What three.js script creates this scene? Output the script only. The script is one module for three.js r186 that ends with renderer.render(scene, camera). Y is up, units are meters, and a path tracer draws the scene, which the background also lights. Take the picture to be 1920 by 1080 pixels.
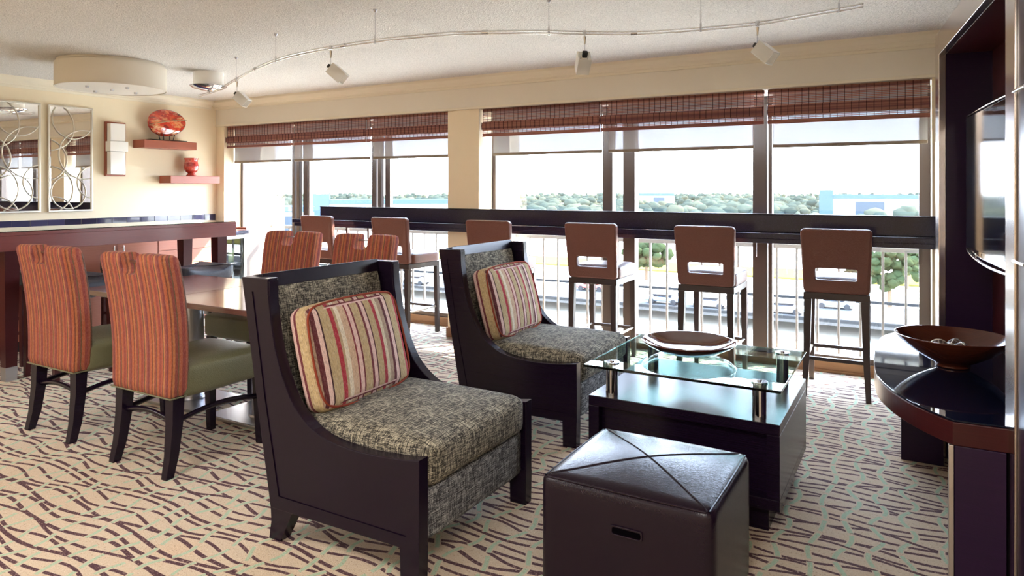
import * as THREE from 'three';
import { RoundedBoxGeometry } from 'three/addons/geometries/RoundedBoxGeometry.js';
import { RectAreaLightUniformsLib } from 'three/addons/lights/RectAreaLightUniformsLib.js';
import { Brush, Evaluator, SUBTRACTION } from 'three-bvh-csg';
import { mergeGeometries, mergeVertices, toCreasedNormals } from 'three/addons/utils/BufferGeometryUtils.js';

// ---------------------------------------------------------------- camera, sky, sun, exposure
const scene = new THREE.Scene();
const camera = new THREE.PerspectiveCamera(2 * Math.atan(540 / 1300) * 180 / Math.PI, 1920 / 1080, 0.05, 6000);
camera.position.set(0, 1.38, 5.722);
camera.lookAt(-Math.sin(Math.PI / 6) * 10, 1.38, 5.722 - Math.cos(Math.PI / 6) * 10);
camera.setViewOffset(1920, 1080, 0, 185, 1920, 1080);
const renderer = new THREE.WebGLRenderer({ antialias: true });
renderer.toneMapping = THREE.LinearToneMapping;
renderer.toneMappingExposure = 3.3;
RectAreaLightUniformsLib.init();
renderer.shadowMap.enabled = true;

{ // hazy bright sky: near white at the horizon, pale blue above
  const w = 64, h = 64, d = new Float32Array(w * h * 4);
  for (let j = 0; j < h; j++) for (let i = 0; i < w; i++) {
    const el = ((j + 0.5) / h - 0.5) * Math.PI, t = Math.min(1, Math.max(0, Math.sin(Math.max(0, el))));
    const k = Math.pow(t, 0.55), o = (j * w + i) * 4, s = 9.5;
    d[o] = s * (0.79 - 0.37 * k); d[o + 1] = s * (0.87 - 0.26 * k); d[o + 2] = s * (1.0 - 0.10 * k); d[o + 3] = 1;
  }
  const t = new THREE.DataTexture(d, w, h, THREE.RGBAFormat, THREE.FloatType);
  t.mapping = THREE.EquirectangularReflectionMapping; t.magFilter = THREE.LinearFilter; t.needsUpdate = true;
  scene.background = t;
}
const sunDir = new THREE.Vector3(-0.75, -1, 1).normalize();
const sun = new THREE.DirectionalLight(new THREE.Color(1.0, 0.92, 0.80), 15);
sun.position.set(-3, 1, 0).addScaledVector(sunDir, -40); sun.target.position.set(-3, 1, 0);
sun.castShadow = true; sun.shadow.mapSize.set(4096, 4096); sun.shadow.radius = 1;
Object.assign(sun.shadow.camera, { left: -14, right: 14, top: 14, bottom: -14, near: 1, far: 90 });
scene.add(sun, sun.target);

// ---------------------------------------------------------------- helpers
let seed = 12345;
const rnd = () => { seed |= 0; seed = seed + 0x6D2B79F5 | 0; let t = Math.imul(seed ^ seed >>> 15, 1 | seed); t = t + Math.imul(t ^ t >>> 7, 61 | t) ^ t; return ((t ^ t >>> 14) >>> 0) / 4294967296; };
const rr = (a, b) => a + (b - a) * rnd();
const V = (x, y, z) => new THREE.Vector3(x, y, z);
const taken = {};
const numbered = (n) => { const k = taken[n] = (taken[n] ?? -1) + 1; return k ? n + '_' + String(k).padStart(3, '0') : n; };

function prep(g) { // plain, non-indexed, with uv
  if (g.index) g = g.toNonIndexed();
  for (const k of Object.keys(g.attributes)) if (!['position', 'normal', 'uv'].includes(k)) g.deleteAttribute(k);
  if (!g.attributes.normal) g.computeVertexNormals();
  return tuv(g);
}
const _a = V(), _b = V(), _c = V(), _n = V();
function tuv(g) { // uv in metres, by the way each face points
  const p = g.attributes.position, uv = new Float32Array(p.count * 2);
  for (let i = 0; i < p.count; i += 3) {
    _a.fromBufferAttribute(p, i); _b.fromBufferAttribute(p, i + 1); _c.fromBufferAttribute(p, i + 2);
    _n.subVectors(_b, _a).cross(_c.clone().sub(_a));
    const ax = Math.abs(_n.x), ay = Math.abs(_n.y), az = Math.abs(_n.z);
    [_a, _b, _c].forEach((q, k) => {
      const o = (i + k) * 2;
      if (ay >= ax && ay >= az) { uv[o] = q.x; uv[o + 1] = q.z; } else if (ax >= az) { uv[o] = q.z; uv[o + 1] = q.y; } else { uv[o] = q.x; uv[o + 1] = q.y; }
    });
  }
  g.setAttribute('uv', new THREE.BufferAttribute(uv, 2));
  return g;
}
function mesh(name, geos, mat, parent = scene, opt = {}) {
  const list = (Array.isArray(geos) ? geos : [geos]).map((g) => opt.keepUV ? (g.index ? g.toNonIndexed() : g) : prep(g));
  const m = new THREE.Mesh(list.length > 1 ? mergeGeometries(list) : list[0], mat);
  m.name = parent === scene ? numbered(name) : name; m.castShadow = m.receiveShadow = true;
  parent.add(m);
  return m;
}
function thing(name, label, category, [x, y, z] = [0, 0, 0], turn = 0, group) {
  const o = new THREE.Group(); o.name = numbered(name); o.position.set(x, y, z); o.rotation.y = turn; scene.add(o);
  o.userData = { label, category }; if (group) o.userData.group = group;
  return o;
}
function tag(o, label, category, group) { Object.assign(o.userData, { label, category }); if (group) o.userData.group = group; return o; }
function struct(name, geos, mat, label) { const m = mesh(name, geos, mat); m.userData = { kind: 'structure', label, category: name.replace(/_.*/, '') }; return m; }
function structGroup(name, label, category) { const o = new THREE.Group(); o.name = name; o.userData = { kind: 'structure', label, category }; scene.add(o); return o; }
function dup(root, [x, y, z], turn, label, group) {
  const r = root.clone(); r.name = numbered(root.name.replace(/_\d{3}$/, '')); r.position.set(x, y, z); r.rotation.y = turn;
  r.userData = { ...root.userData, label }; if (group) r.userData.group = group;
  scene.add(r); return r;
}
// box between two corners, with rounded edges when r > 0
function bx(x0, x1, y0, y1, z0, z1, r = 0.003) {
  const w = x1 - x0, h = y1 - y0, d = z1 - z0;
  const g = r > 0 ? new RoundedBoxGeometry(w, h, d, 2, Math.min(r, w / 2.01, h / 2.01, d / 2.01)) : new THREE.BoxGeometry(w, h, d);
  return g.translate((x0 + x1) / 2, (y0 + y1) / 2, (z0 + z1) / 2);
}
function cyl(x, y0, y1, z, r0, r1 = r0, n = 24) { return new THREE.CylinderGeometry(r1, r0, y1 - y0, n).translate(x, (y0 + y1) / 2, z); }
function rod(a, b, r, n = 10) {
  const d = V().subVectors(b, a), g = new THREE.CylinderGeometry(r, r, d.length(), n);
  g.applyQuaternion(new THREE.Quaternion().setFromUnitVectors(V(0, 1, 0), d.clone().normalize()));
  return g.translate((a.x + b.x) / 2, (a.y + b.y) / 2, (a.z + b.z) / 2);
}
function tube(pts, r, n = 60, k = 8, closed = false) { return new THREE.TubeGeometry(new THREE.CatmullRomCurve3(pts, closed), n, r, k, closed); }
// stacked rectangular sections [cx, cy, cz, w, d]
function loft(s) {
  const P = [], q = (c, i) => V(c[0] + (i === 1 || i === 2 ? 1 : -1) * c[3] / 2, c[1], c[2] + (i > 1 ? 1 : -1) * c[4] / 2);
  const tri = (a, b, c) => P.push(...a.toArray(), ...b.toArray(), ...c.toArray());
  for (let k = 0; k + 1 < s.length; k++) for (let i = 0; i < 4; i++) {
    const j = (i + 1) % 4, a = q(s[k], i), b = q(s[k], j), c = q(s[k + 1], j), d = q(s[k + 1], i);
    if (s[0][1] < s[s.length - 1][1]) { tri(a, c, b); tri(a, d, c); } else { tri(a, b, c); tri(a, c, d); }
  }
  for (const [e, up] of [[s[0], s[0][1] > s[s.length - 1][1]], [s[s.length - 1], s[0][1] < s[s.length - 1][1]]]) {
    const [a, b, c, d] = [0, 1, 2, 3].map((i) => q(e, i));
    if (up) { tri(a, c, b); tri(a, d, c); } else { tri(a, b, c); tri(a, c, d); }
  }
  const g = new THREE.BufferGeometry(); g.setAttribute('position', new THREE.Float32BufferAttribute(P, 3)); g.computeVertexNormals();
  return g;
}
function smooth(g, angle) { // one smooth skin
  g.deleteAttribute('uv'); g.deleteAttribute('normal');
  g = mergeVertices(g, 1e-5); g.computeVertexNormals();
  return angle ? toCreasedNormals(g, angle) : g;
}
// upholstery block: rounded, subdivided and swelling by px, py, pz
function puff(w, h, d, r, px = 0, py = 0, pz = 0, n = 14) {
  const g = new THREE.BoxGeometry(w, h, d, n, n, n), p = g.attributes.position;
  for (let i = 0; i < p.count; i++) {
    let v = V().fromBufferAttribute(p, i);
    const u = V(v.x / (w / 2), v.y / (h / 2), v.z / (d / 2));
    const c = V(THREE.MathUtils.clamp(v.x, -w / 2 + r, w / 2 - r), THREE.MathUtils.clamp(v.y, -h / 2 + r, h / 2 - r), THREE.MathUtils.clamp(v.z, -d / 2 + r, d / 2 - r));
    const o = v.clone().sub(c); if (o.lengthSq() > 1e-12) v = c.add(o.normalize().multiplyScalar(r));
    const e = (a) => 1 - a * a;
    v.x += Math.sign(u.x) * px * e(u.y) * e(u.z) * u.x * u.x; v.y += Math.sign(u.y) * py * e(u.x) * e(u.z) * u.y * u.y; v.z += Math.sign(u.z) * pz * e(u.x) * e(u.y) * u.z * u.z;
    p.setXYZ(i, v.x, v.y, v.z);
  }
  return smooth(g);
}
function shapeOf(pts) { const s = new THREE.Shape(); pts.forEach(([x, y], i) => i ? s.lineTo(x, y) : s.moveTo(x, y)); return s; }
function roundRect(x0, x1, y0, y1, r, P = THREE.Shape) {
  const s = new P(); s.moveTo(x0 + r, y0); s.lineTo(x1 - r, y0); s.absarc(x1 - r, y0 + r, r, -Math.PI / 2, 0); s.lineTo(x1, y1 - r); s.absarc(x1 - r, y1 - r, r, 0, Math.PI / 2);
  s.lineTo(x0 + r, y1); s.absarc(x0 + r, y1 - r, r, Math.PI / 2, Math.PI); s.lineTo(x0, y0 + r); s.absarc(x0 + r, y0 + r, r, Math.PI, Math.PI * 1.5); return s;
}
function ext(s, depth, bevel = 0.004, seg = 10) { // extrude along z, from 0 to depth, bevel inside that depth
  return new THREE.ExtrudeGeometry(s, { depth: depth - 2 * bevel, bevelEnabled: bevel > 0, bevelThickness: bevel, bevelSize: bevel, bevelOffset: -bevel, bevelSegments: 2, curveSegments: seg }).translate(0, 0, bevel);
}
const lathe = (pts, n = 48) => new THREE.LatheGeometry(pts.map(([x, y]) => new THREE.Vector2(x, y)), n);

// ---------------------------------------------------------------- textures
function canvasTex(w, h, draw, sx, sy, srgb = true) { // sx, sy: metres that one tile covers
  const c = document.createElement('canvas'); c.width = w; c.height = h; draw(c.getContext('2d'), w, h);
  const t = new THREE.CanvasTexture(c); t.wrapS = t.wrapT = THREE.RepeatWrapping; t.repeat.set(1 / sx, 1 / sy); if (srgb) t.colorSpace = THREE.SRGBColorSpace;
  return t;
}
function noiseTex(n, sx, f, srgb = false) { // f(i, j) -> [r, g, b] 0..255
  const d = new Uint8Array(n * n * 4);
  for (let j = 0; j < n; j++) for (let i = 0; i < n; i++) { const c = f(i, j), o = (j * n + i) * 4; d[o] = c[0]; d[o + 1] = c[1]; d[o + 2] = c[2]; d[o + 3] = 255; }
  const t = new THREE.DataTexture(d, n, n); t.wrapS = t.wrapT = THREE.RepeatWrapping; t.magFilter = THREE.LinearFilter; t.repeat.set(1 / sx, 1 / sx); if (srgb) t.colorSpace = THREE.SRGBColorSpace; t.needsUpdate = true;
  return t;
}
function speckle(ctx, w, h, n, cols, a, s = 2) { for (let i = 0; i < n; i++) { ctx.globalAlpha = a * rnd(); ctx.fillStyle = cols[(rnd() * cols.length) | 0]; const k = 1 + rnd() * s; ctx.fillRect(rnd() * w, rnd() * h, k, k); } ctx.globalAlpha = 1; }

const carpetTex = canvasTex(2048, 2048, (c, w, h) => {
  c.fillStyle = '#d0bca4'; c.fillRect(0, 0, w, h);
  const M = w / 2.4, T = Math.PI * 2;
  for (let i = 0; i < 26; i++) { // soft two-tone patches of yarn
    const x = rnd() * w, y = rnd() * h, r = rr(60, 170), col = ['216,184,152', '208,180,162', '216,200,178', '202,182,162'][i % 4];
    for (const ox of [-w, 0, w]) for (const oy of [-h, 0, h]) { const g = c.createRadialGradient(x + ox, y + oy, 0, x + ox, y + oy, r); g.addColorStop(0, `rgba(${col},.55)`); g.addColorStop(1, `rgba(${col},0)`); c.fillStyle = g; c.fillRect(x + ox - r, y + oy - r, 2 * r, 2 * r); }
  }
  const wavy = (n, along, amp, width, col, freq, sp) => {
    for (let k = 0; k < n; k++) {
      const f1 = freq[(rnd() * freq.length) | 0], f2 = freq[(rnd() * freq.length) | 0] + 3, p1 = rnd() * T, p2 = rnd() * T, a1 = amp * rr(0.6, 1.25), a2 = amp * 0.22 * rnd(), base = (k + rr(-0.2, 0.2)) * h / n;
      for (const off of [-h, 0, h]) {
        c.lineWidth = width * M * rr(0.85, 1.15); c.strokeStyle = col; c.lineCap = 'butt'; c.beginPath();
        for (let i = 0; i <= 256; i++) { const t = i / 256, v = base + off + M * (a1 * Math.sin(T * f1 * t + p1) + a2 * Math.sin(T * f2 * t + p2)), s = t * w; along ? (i ? c.lineTo(s, v) : c.moveTo(s, v)) : (i ? c.lineTo(v, s) : c.moveTo(v, s)); }
        c.stroke();
      }
    }
  };
  wavy(50, true, 0.023, 0.0158, '#4c2d36', [3, 4, 5]);
  const s0 = seed; c.setLineDash([88, 20]); wavy(21, false, 0.026, 0.026, '#cfbca4', [5, 6, 7, 8], 0);
  const s1 = seed; seed = s0; wavy(21, false, 0.026, 0.016, '#acc2a6', [5, 6, 7, 8], 0); c.setLineDash([]); seed = s1;
  speckle(c, w, h, 240000, ['#e6d3ba', '#b89f80', '#8a6a58', '#f0e2cc', '#c9a98a'], 0.5, 3);
}, 2.4, 2.4);
const pileBump = noiseTex(256, 0.3, () => { const v = rnd() * 255; return [v, v, v]; });
const popBump = (() => { const n = 512, a = new Float32Array(n * n); for (let k = 0; k < 9000; k++) { const x = rnd() * n | 0, y = rnd() * n | 0, r = rr(1.2, 3.6), hgt = rr(0.3, 1); for (let j = -4; j <= 4; j++) for (let i = -4; i <= 4; i++) { const q = Math.hypot(i, j); if (q < r) { const o = ((y + j + n) % n) * n + (x + i + n) % n; a[o] = Math.max(a[o], hgt * (1 - q / r * q / r)); } } } return noiseTex(n, 0.9, (i, j) => { const v = 255 * a[j * n + i]; return [v, v, v]; }); })();
const popCol = (() => { const n = 512; return noiseTex(n, 1.7, () => { const k = rnd() < 0.3 ? rr(0.80, 0.92) : rr(0.93, 1); return [242 * k, 238 * k, 232 * k]; }, true); })();
const leatherBump = (() => { const n = 256, P = []; for (let i = 0; i < 500; i++) P.push([rnd() * n, rnd() * n]); return noiseTex(n, 0.16, (i, j) => { let d = 99, e = 99; for (const [x, y] of P) { let dx = Math.abs(x - i), dy = Math.abs(y - j); dx = Math.min(dx, n - dx); dy = Math.min(dy, n - dy); const q = dx * dx + dy * dy; if (q < d) { e = d; d = q; } else if (q < e) e = q; } const v = Math.min(255, (Math.sqrt(e) - Math.sqrt(d)) * 45); return [v, v, v]; }); })();
const tweed = (base, dark, light, n = 1) => canvasTex(512, 512, (c, w, h) => {
  c.fillStyle = base; c.fillRect(0, 0, w, h);
  speckle(c, w, h, 26000, [light, dark, base], 0.7, 3);
  for (let k = 0; k < 3200; k++) { const v = rnd() < 0.5, x = rnd() * w, y = rnd() * h, l = rr(24, 100), t = rr(2, 5.5); c.globalAlpha = rr(0.25, 0.9); c.fillStyle = rnd() < 0.62 ? dark : light; for (const ox of [0, -w]) for (const oy of [0, -h]) v ? c.fillRect(x + ox, y + oy, t, l) : c.fillRect(x + ox, y + oy, l, t); }
  c.globalAlpha = 1;
}, 0.22 * n, 0.22 * n);
const stripes = (list, size, total, bumpy) => canvasTex(512, 128, (c, w, h) => {
  let x = 0; const sum = list.reduce((a, [, k]) => a + k, 0);
  for (const [col, k] of list) { c.fillStyle = col; c.fillRect(x, 0, k / sum * w + 1, h); x += k / sum * w; }
  for (let i = 0; i < 9000; i++) { c.globalAlpha = 0.18 * rnd(); c.fillStyle = rnd() < 0.5 ? '#000' : '#fff'; c.fillRect(rnd() * w, rnd() * h, 1 + rnd(), 2 + rnd() * 5); }
  c.globalAlpha = 1;
}, size, total);
const grain = (base, dark, light, sx, sy, streak = 1) => canvasTex(512, 512, (c, w, h) => { // grain runs along u
  c.fillStyle = base; c.fillRect(0, 0, w, h);
  for (let k = 0; k < 1400; k++) { c.globalAlpha = rr(0.03, 0.16) * streak; c.fillStyle = rnd() < 0.55 ? dark : light; const y = rnd() * h, l = rr(60, 400), x = rnd() * w, t = rr(0.6, 3); c.fillRect(x, y, l, t); c.fillRect(x - w, y, l, t); }
  c.globalAlpha = 1;
}, sx, sy);

// ---------------------------------------------------------------- materials
const std = (o) => new THREE.MeshStandardMaterial(o);
const phy = (o) => new THREE.MeshPhysicalMaterial(o);
const M = {
  carpet: std({ map: carpetTex, roughness: 1, bumpMap: pileBump, bumpScale: 0.003 }),
  ceiling: std({ map: popCol, roughness: 1, bumpMap: popBump, bumpScale: 0.006 }),
  wall: std({ color: '#f0e0c2', roughness: 0.9 }),
  soffit: std({ color: '#eae2d2', roughness: 0.8 }),
  crown: std({ color: '#ece2cc', roughness: 0.7 }),
  exterior: std({ color: '#e9e2d2', roughness: 0.9 }),
  curb: phy({ map: grain('#8a6340', '#5d3f28', '#a67d55', 0.6, 0.2), roughness: 0.5 }),
  frame: std({ color: '#5a4f49', roughness: 0.45, metalness: 0.5 }),
  railing: phy({ color: '#75726d', roughness: 0.6, specularIntensity: 0.3 }),
  glass: phy({ color: '#ffffff', transmission: 1, thickness: 0, roughness: 0, ior: 1.5 }),
  granite: phy({ map: canvasTex(512, 512, (c, w, h) => { c.fillStyle = '#232138'; c.fillRect(0, 0, w, h); speckle(c, w, h, 9000, ['#34325a', '#141424', '#3d3962'], 0.7, 3); }, 0.5, 0.5), roughness: 0.14, specularIntensity: 0.6 }),
  espresso: phy({ map: grain('#150a1c', '#0d0612', '#200f2a', 0.5, 0.16), roughness: 0.24, specularIntensity: 0.6 }),
  stoolwood: phy({ map: grain('#30211f', '#1d1313', '#432f2a', 0.5, 0.16), roughness: 0.4, clearcoat: 0.3, clearcoatRoughness: 0.3 }),
  mahogany: phy({ map: grain('#6e2f2a', '#4c1c1b', '#8a4438', 0.7, 0.22), roughness: 0.3, clearcoat: 0.5, clearcoatRoughness: 0.15 }),
  redwood: phy({ map: grain('#3c1417', '#2a0c10', '#4f2120', 0.7, 0.22), roughness: 0.28, specularIntensity: 0.6 }),
  cabinetdark: phy({ map: grain('#261330', '#190b20', '#341a3e', 0.7, 0.22), roughness: 0.3, specularIntensity: 0.5 }),
  salmon: phy({ map: grain('#b4735c', '#985a47', '#c98d74', 0.8, 0.25, 0.7), roughness: 0.4 }),
  shelfwood: phy({ map: grain('#9c5137', '#7d3c28', '#b56a4d', 0.5, 0.16), roughness: 0.4 }),
  tabletop: phy({ map: grain('#6b4a42', '#4d322d', '#85625a', 0.7, 0.22), roughness: 0.16, clearcoat: 0.6, clearcoatRoughness: 0.08 }),
  brown: phy({ color: '#6e4236', roughness: 0.38, bumpMap: leatherBump, bumpScale: 0.0008 }),
  olive: phy({ color: '#6c6b50', roughness: 0.38, bumpMap: leatherBump, bumpScale: 0.0006 }),
  navy: phy({ color: '#20222f', roughness: 0.3, bumpMap: leatherBump, bumpScale: 0.0008 }),
  ottoman: phy({ color: '#180c1a', roughness: 0.27, specularIntensity: 0.55, bumpMap: leatherBump, bumpScale: 0.0002 }),
  stitch: std({ color: '#1c1420', roughness: 0.7 }),
  tweed: std({ map: tweed('#8a8472', '#1f1d1d', '#bdb6a2'), roughness: 1 }),
  tweedwindowlit: std({ map: tweed('#7e7f80', '#22232a', '#b4b6b8'), roughness: 1 }),  // cooler copy of the same tweed, window light put into its colour
  chairstripe: std({ map: stripes([['#a8583a', 9], ['#75402f', 4], ['#b06a42', 6], ['#8a4339', 7], ['#6e5038', 3], ['#aa5a3c', 8], ['#8c4038', 8], ['#a2553f', 5], ['#5f4332', 3], ['#b47046', 5], ['#8e4840', 6], ['#7a3c3a', 6]], 0.15, 0.2), roughness: 1 }),
  chairside: std({ map: stripes([['#9a4b40', 6], ['#7a3a3c', 5], ['#a8584a', 5], ['#8a6a44', 3], ['#93404a', 7], ['#6f3438', 4], ['#b0604c', 5], ['#87433f', 6]], 0.14, 0.2), roughness: 1 }),
  pillow: std({ map: stripes([['#b8a078', 10], ['#6a2a30', 2], ['#dcb8b0', 5], ['#7c3038', 2], ['#c9a88c', 8], ['#ded2bc', 5], ['#b39a78', 3], ['#a8323e', 5], ['#b9a37c', 11], ['#3f2024', 1.6], ['#e0bfb8', 5], ['#5c2830', 4], ['#a58c78', 6], ['#cdbfa4', 5], ['#9d2f3c', 4.5], ['#b49c74', 9], ['#4c2228', 1.6], ['#d8b4ac', 5], ['#6b2d35', 3]], 0.42, 0.2), roughness: 1 }),
  piping: std({ color: '#8a3a26', roughness: 1 }),
  chrome: std({ color: '#d8d8da', roughness: 0.12, metalness: 1 }),
  mirrorchrome: std({ color: '#d2c6be', roughness: 0.2, metalness: 1 }),
  steel: std({ color: '#b9bac0', roughness: 0.3, metalness: 1 }),
  brushed: std({ color: '#c4bcb6', roughness: 0.35, metalness: 0.9 }),
  silverleaf: std({ color: '#d2cbbd', roughness: 0.35, metalness: 0.6 }),
  mirror: std({ color: '#f2f2ee', roughness: 0.01, metalness: 1 }),
  black: std({ color: '#111114', roughness: 0.4 }),
  whiteglass: phy({ color: '#f3efe8', roughness: 0.25, clearcoat: 0.5 }),
  shade: phy({ color: '#e3dacb', roughness: 0.9 }),
  diffuser: phy({ color: '#efe8dc', roughness: 0.5 }),
  tableglass: phy({ color: '#eafaf4', transmission: 1, thickness: 0.012, roughness: 0, ior: 1.52, attenuationColor: new THREE.Color('#3fae96'), attenuationDistance: 0.12 }),
  screen: phy({ color: '#0b1220', roughness: 0.08, specularIntensity: 0.45 }),
  bezel: phy({ color: '#15131a', roughness: 0.12, clearcoat: 1 }),
  dish: phy({ map: grain('#4a1f18', '#2a0f0e', '#6b3220', 0.3, 0.09, 1.4), roughness: 0.08, clearcoat: 1, clearcoatRoughness: 0.04 }),
  bowlin: phy({ map: grain('#4e2418', '#2e130f', '#6e3822', 0.3, 0.07, 1.4), roughness: 0.16, specularIntensity: 0.8 }),
  rollerfabric: std({ color: '#c4c6c8', roughness: 0.95, transparent: true, opacity: 0.82 }),
  rollerbar: std({ color: '#8d7f6e', roughness: 0.5 }),
};

// ---------------------------------------------------------------- setting: room shell
const XL = -7.1, XR = 1.1, ZB = 9, CH = 2.41, ZF = 0.394;
const XP = -6.958, XC0 = -3.772, XC1 = -3.4245, XJ = 0.112; // left pier, column, right pier
struct('floor', bx(XL - 0.2, XR + 0.2, -0.25, 0, -0.4, ZB + 0.2, 0), M.carpet, 'beige carpet with brown wavy lines crossed by pale green ones');
struct('ceiling', bx(XL - 0.2, XR + 0.2, CH, CH + 0.25, -0.4, ZB + 0.2, 0), M.ceiling, 'off white popcorn textured ceiling');
struct('wall_left', bx(XL - 0.2, XL, 0, CH, -0.36, ZB, 0), M.wall, 'cream yellow wall behind the mirrors and shelves');
struct('wall_right', bx(XR, XR + 0.2, 0, CH, -0.36, ZB, 0), M.wall, 'cream wall behind the television cabinet');
struct('wall_rear', bx(XL, XR, 0, CH, ZB, ZB + 0.2, 0), M.wall, 'cream wall at the back of the room');
struct('wall_pier_corner', bx(XL, XP, 0, 2.115, -0.1, ZF, 0.004), M.wall, 'narrow cream pier in the corner by the mirrors');
struct('wall_column', bx(XC0, XC1, 0, 2.115, -0.1, ZF, 0.004), M.wall, 'square cream column between the two window bays');
struct('wall_pier_right', bx(XJ, XR, 0, 2.115, -0.1, ZF, 0.004), M.wall, 'cream pier between the window and the cabinet');
{ // outside fins of the facade, the balcony slab edge and the railing
  const f = structGroup('wall_facade', 'pale outside fins of the facade beside the windows', 'wall');
  for (const [a, b] of [[XL - 0.2, XP], [XC0, XC1], [XJ, XR + 0.2]]) mesh('fin', bx(a, b, -0.25, CH + 0.25, -0.36, -0.1, 0), M.exterior, f);
}
struct('wall_window', bx(XL, XR, 2.115, CH, -0.36, 0.4, 0), M.soffit, 'cream soffit box above the windows');
{ // crown moulding: soffit side and left wall side
  const prof = [[0, 0], [0.012, 0], [0.014, 0.02], [0.022, 0.024], [0.026, 0.032], [0.05, 0.05], [0.066, 0.078], [0.07, 0.1], [0, 0.1]];
  const g = ext(shapeOf(prof), XR - XL, 0); g.rotateY(-Math.PI / 2); // profile out -> +z
  g.translate(XR, CH - 0.1, 0.4);
  struct('trim_1', g, M.crown, 'cream crown moulding along the soffit');
  const g2 = ext(shapeOf(prof), ZB - 0.47, 0); g2.translate(XL, CH - 0.1, 0.47);
  struct('trim_2', g2, M.crown, 'cream crown moulding along the mirror wall');
  struct('trim_3', bx(XL, XR, 2.115, 2.135, 0.4, 0.408, 0.002), M.crown, 'thin bead along the lower edge of the soffit');
}
for (const [k, a, b] of [['window', XP, XC0], ['window_right', XC1, XJ]])
  struct('baseboard_' + k, [bx(a, b, 0, 0.085, -0.1, 0, 0.004), bx(a, b, 0, 0.02, 0, 0.012, 0.002)], M.curb, 'brown sill board under the ' + (k === 'window' ? 'windows left of the column' : 'windows right of the column'));
struct('baseboard_column', [bx(XC0 - 0.012, XC1 + 0.012, 0, 0.09, ZF - 0.05, ZF + 0.012, 0.003)], M.curb, 'brown board around the foot of the column');

function windowBay(n, x0, x1, mull, label) {
  const w = structGroup('window_' + n, label, 'window');
  mesh('jamb', bx(x0, x0 + 0.035, 0.085, 2.115, -0.1, 0.16, 0.003), M.frame, w);
  mesh('jamb', bx(x1 - 0.035 - (n === 2 ? 0.036 : 0), x1, 0.085, 2.115, -0.1, n === 2 ? 0.0 : 0.16, 0.003), M.frame, w);
  mesh('head_rail', bx(x0 + 0.035, x1 - 0.035, 2.05, 2.115, -0.1, -0.02, 0.003), M.frame, w);
  mesh('bottom_rail', bx(x0 + 0.035, x1 - 0.035, 0.085, 0.125, -0.1, -0.02, 0.003), M.frame, w);
  let left = x0 + 0.035;
  for (const posts of mull) {
    for (const [a, b, z0, z1] of posts) mesh('mullion', bx(a, b, 0.125, 2.05, z0, z1, 0.003), M.frame, w);
    mesh('pane', bx(left, posts[0][0], 0.125, 2.05, -0.062, -0.058, 0), M.glass, w);
    left = posts[posts.length - 1][1];
    if (posts.gap) mesh('pane', bx(posts.gap[0], posts.gap[1], 0.125, 2.05, -0.062, -0.058, 0), M.glass, w);
  }
  mesh('pane', bx(left, x1 - 0.035, 0.125, 2.05, -0.062, -0.058, 0), M.glass, w);
}
windowBay(1, XP, XC0, [
  [[-6.27, -6.225, -0.05, 0], [-6.205, -6.16, -0.06, -0.01], [-6.14, -6.07, -0.1, -0.05], [-6.05, -6.03, -0.1, -0.04]],
  [[-5.05, -4.995, -0.05, 0], [-4.975, -4.93, -0.06, -0.01], [-4.91, -4.84, -0.1, -0.05]],
], 'tall aluminium window bay left of the column');
{ const pair = [[-2.376, -2.285, -0.08, 0], [-2.186, -2.079, -0.1, 0]]; pair.gap = [-2.285, -2.186];
  windowBay(2, XC1, XJ, [pair, [[-1.098, -0.99, -0.1, 0], [-0.98, -0.95, -0.06, 0.005]]], 'tall aluminium window bay right of the column'); }

// ---------------------------------------------------------------- railing outside
function railing(x0, x1, label) {
  const r = thing('balcony_railing', label, 'railing', [0, 0, 0], 0, 'railings outside the windows');
  mesh('top_rail', bx(x0, x1, 0.90, 0.935, -0.32, -0.28, 0.004), M.railing, r);
  mesh('bottom_rail', bx(x0, x1, 0.06, 0.085, -0.312, -0.288, 0.004), M.railing, r);
  const n = Math.round((x1 - x0) / 0.157);
  for (let i = 1; i < n; i++) { const x = x0 + (x1 - x0) * i / n; mesh('baluster', bx(x - 0.009, x + 0.009, 0.085, 0.90, -0.309, -0.291, 0.003), M.railing, r); }
}
railing(XP, XC0, 'pale metal railing outside the windows left of the column');
railing(XC1, XJ, 'pale metal railing outside the windows right of the column');

// ---------------------------------------------------------------- roller shades and bamboo shades
const which = ['nearest the mirror corner', 'in the middle left of the column', 'just left of the column', 'just right of the column', 'in the middle right of the column', 'nearest the television cabinet'];
[[-6.95, -6.0], [-5.955, -4.85], [-4.81, -3.8], [-3.36, -2.275], [-2.22, -1.04], [-0.905, 0.09]].forEach(([a, b], i) => {
  const r = thing('roller_shade', 'pale sheer roller shade ' + which[i], 'roller shade', [0, 0, 0], 0, 'sheer roller shades behind the bamboo ones');
  mesh('fabric', bx(a, b, 1.715, 2.1, 0.249, 0.251, 0), M.rollerfabric, r);
  mesh('hem_bar', bx(a, b, 1.69, 1.715, 0.243, 0.257, 0.004), M.rollerbar, r);
});
const reedMats = ['#b87a6a', '#a56a60', '#c48a76', '#925e5c'].map((c) => phy({ color: c, roughness: 1, transmission: 0.4, thickness: 0 }));
const threadMat = std({ color: '#4a2a2c', roughness: 0.9 });
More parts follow.
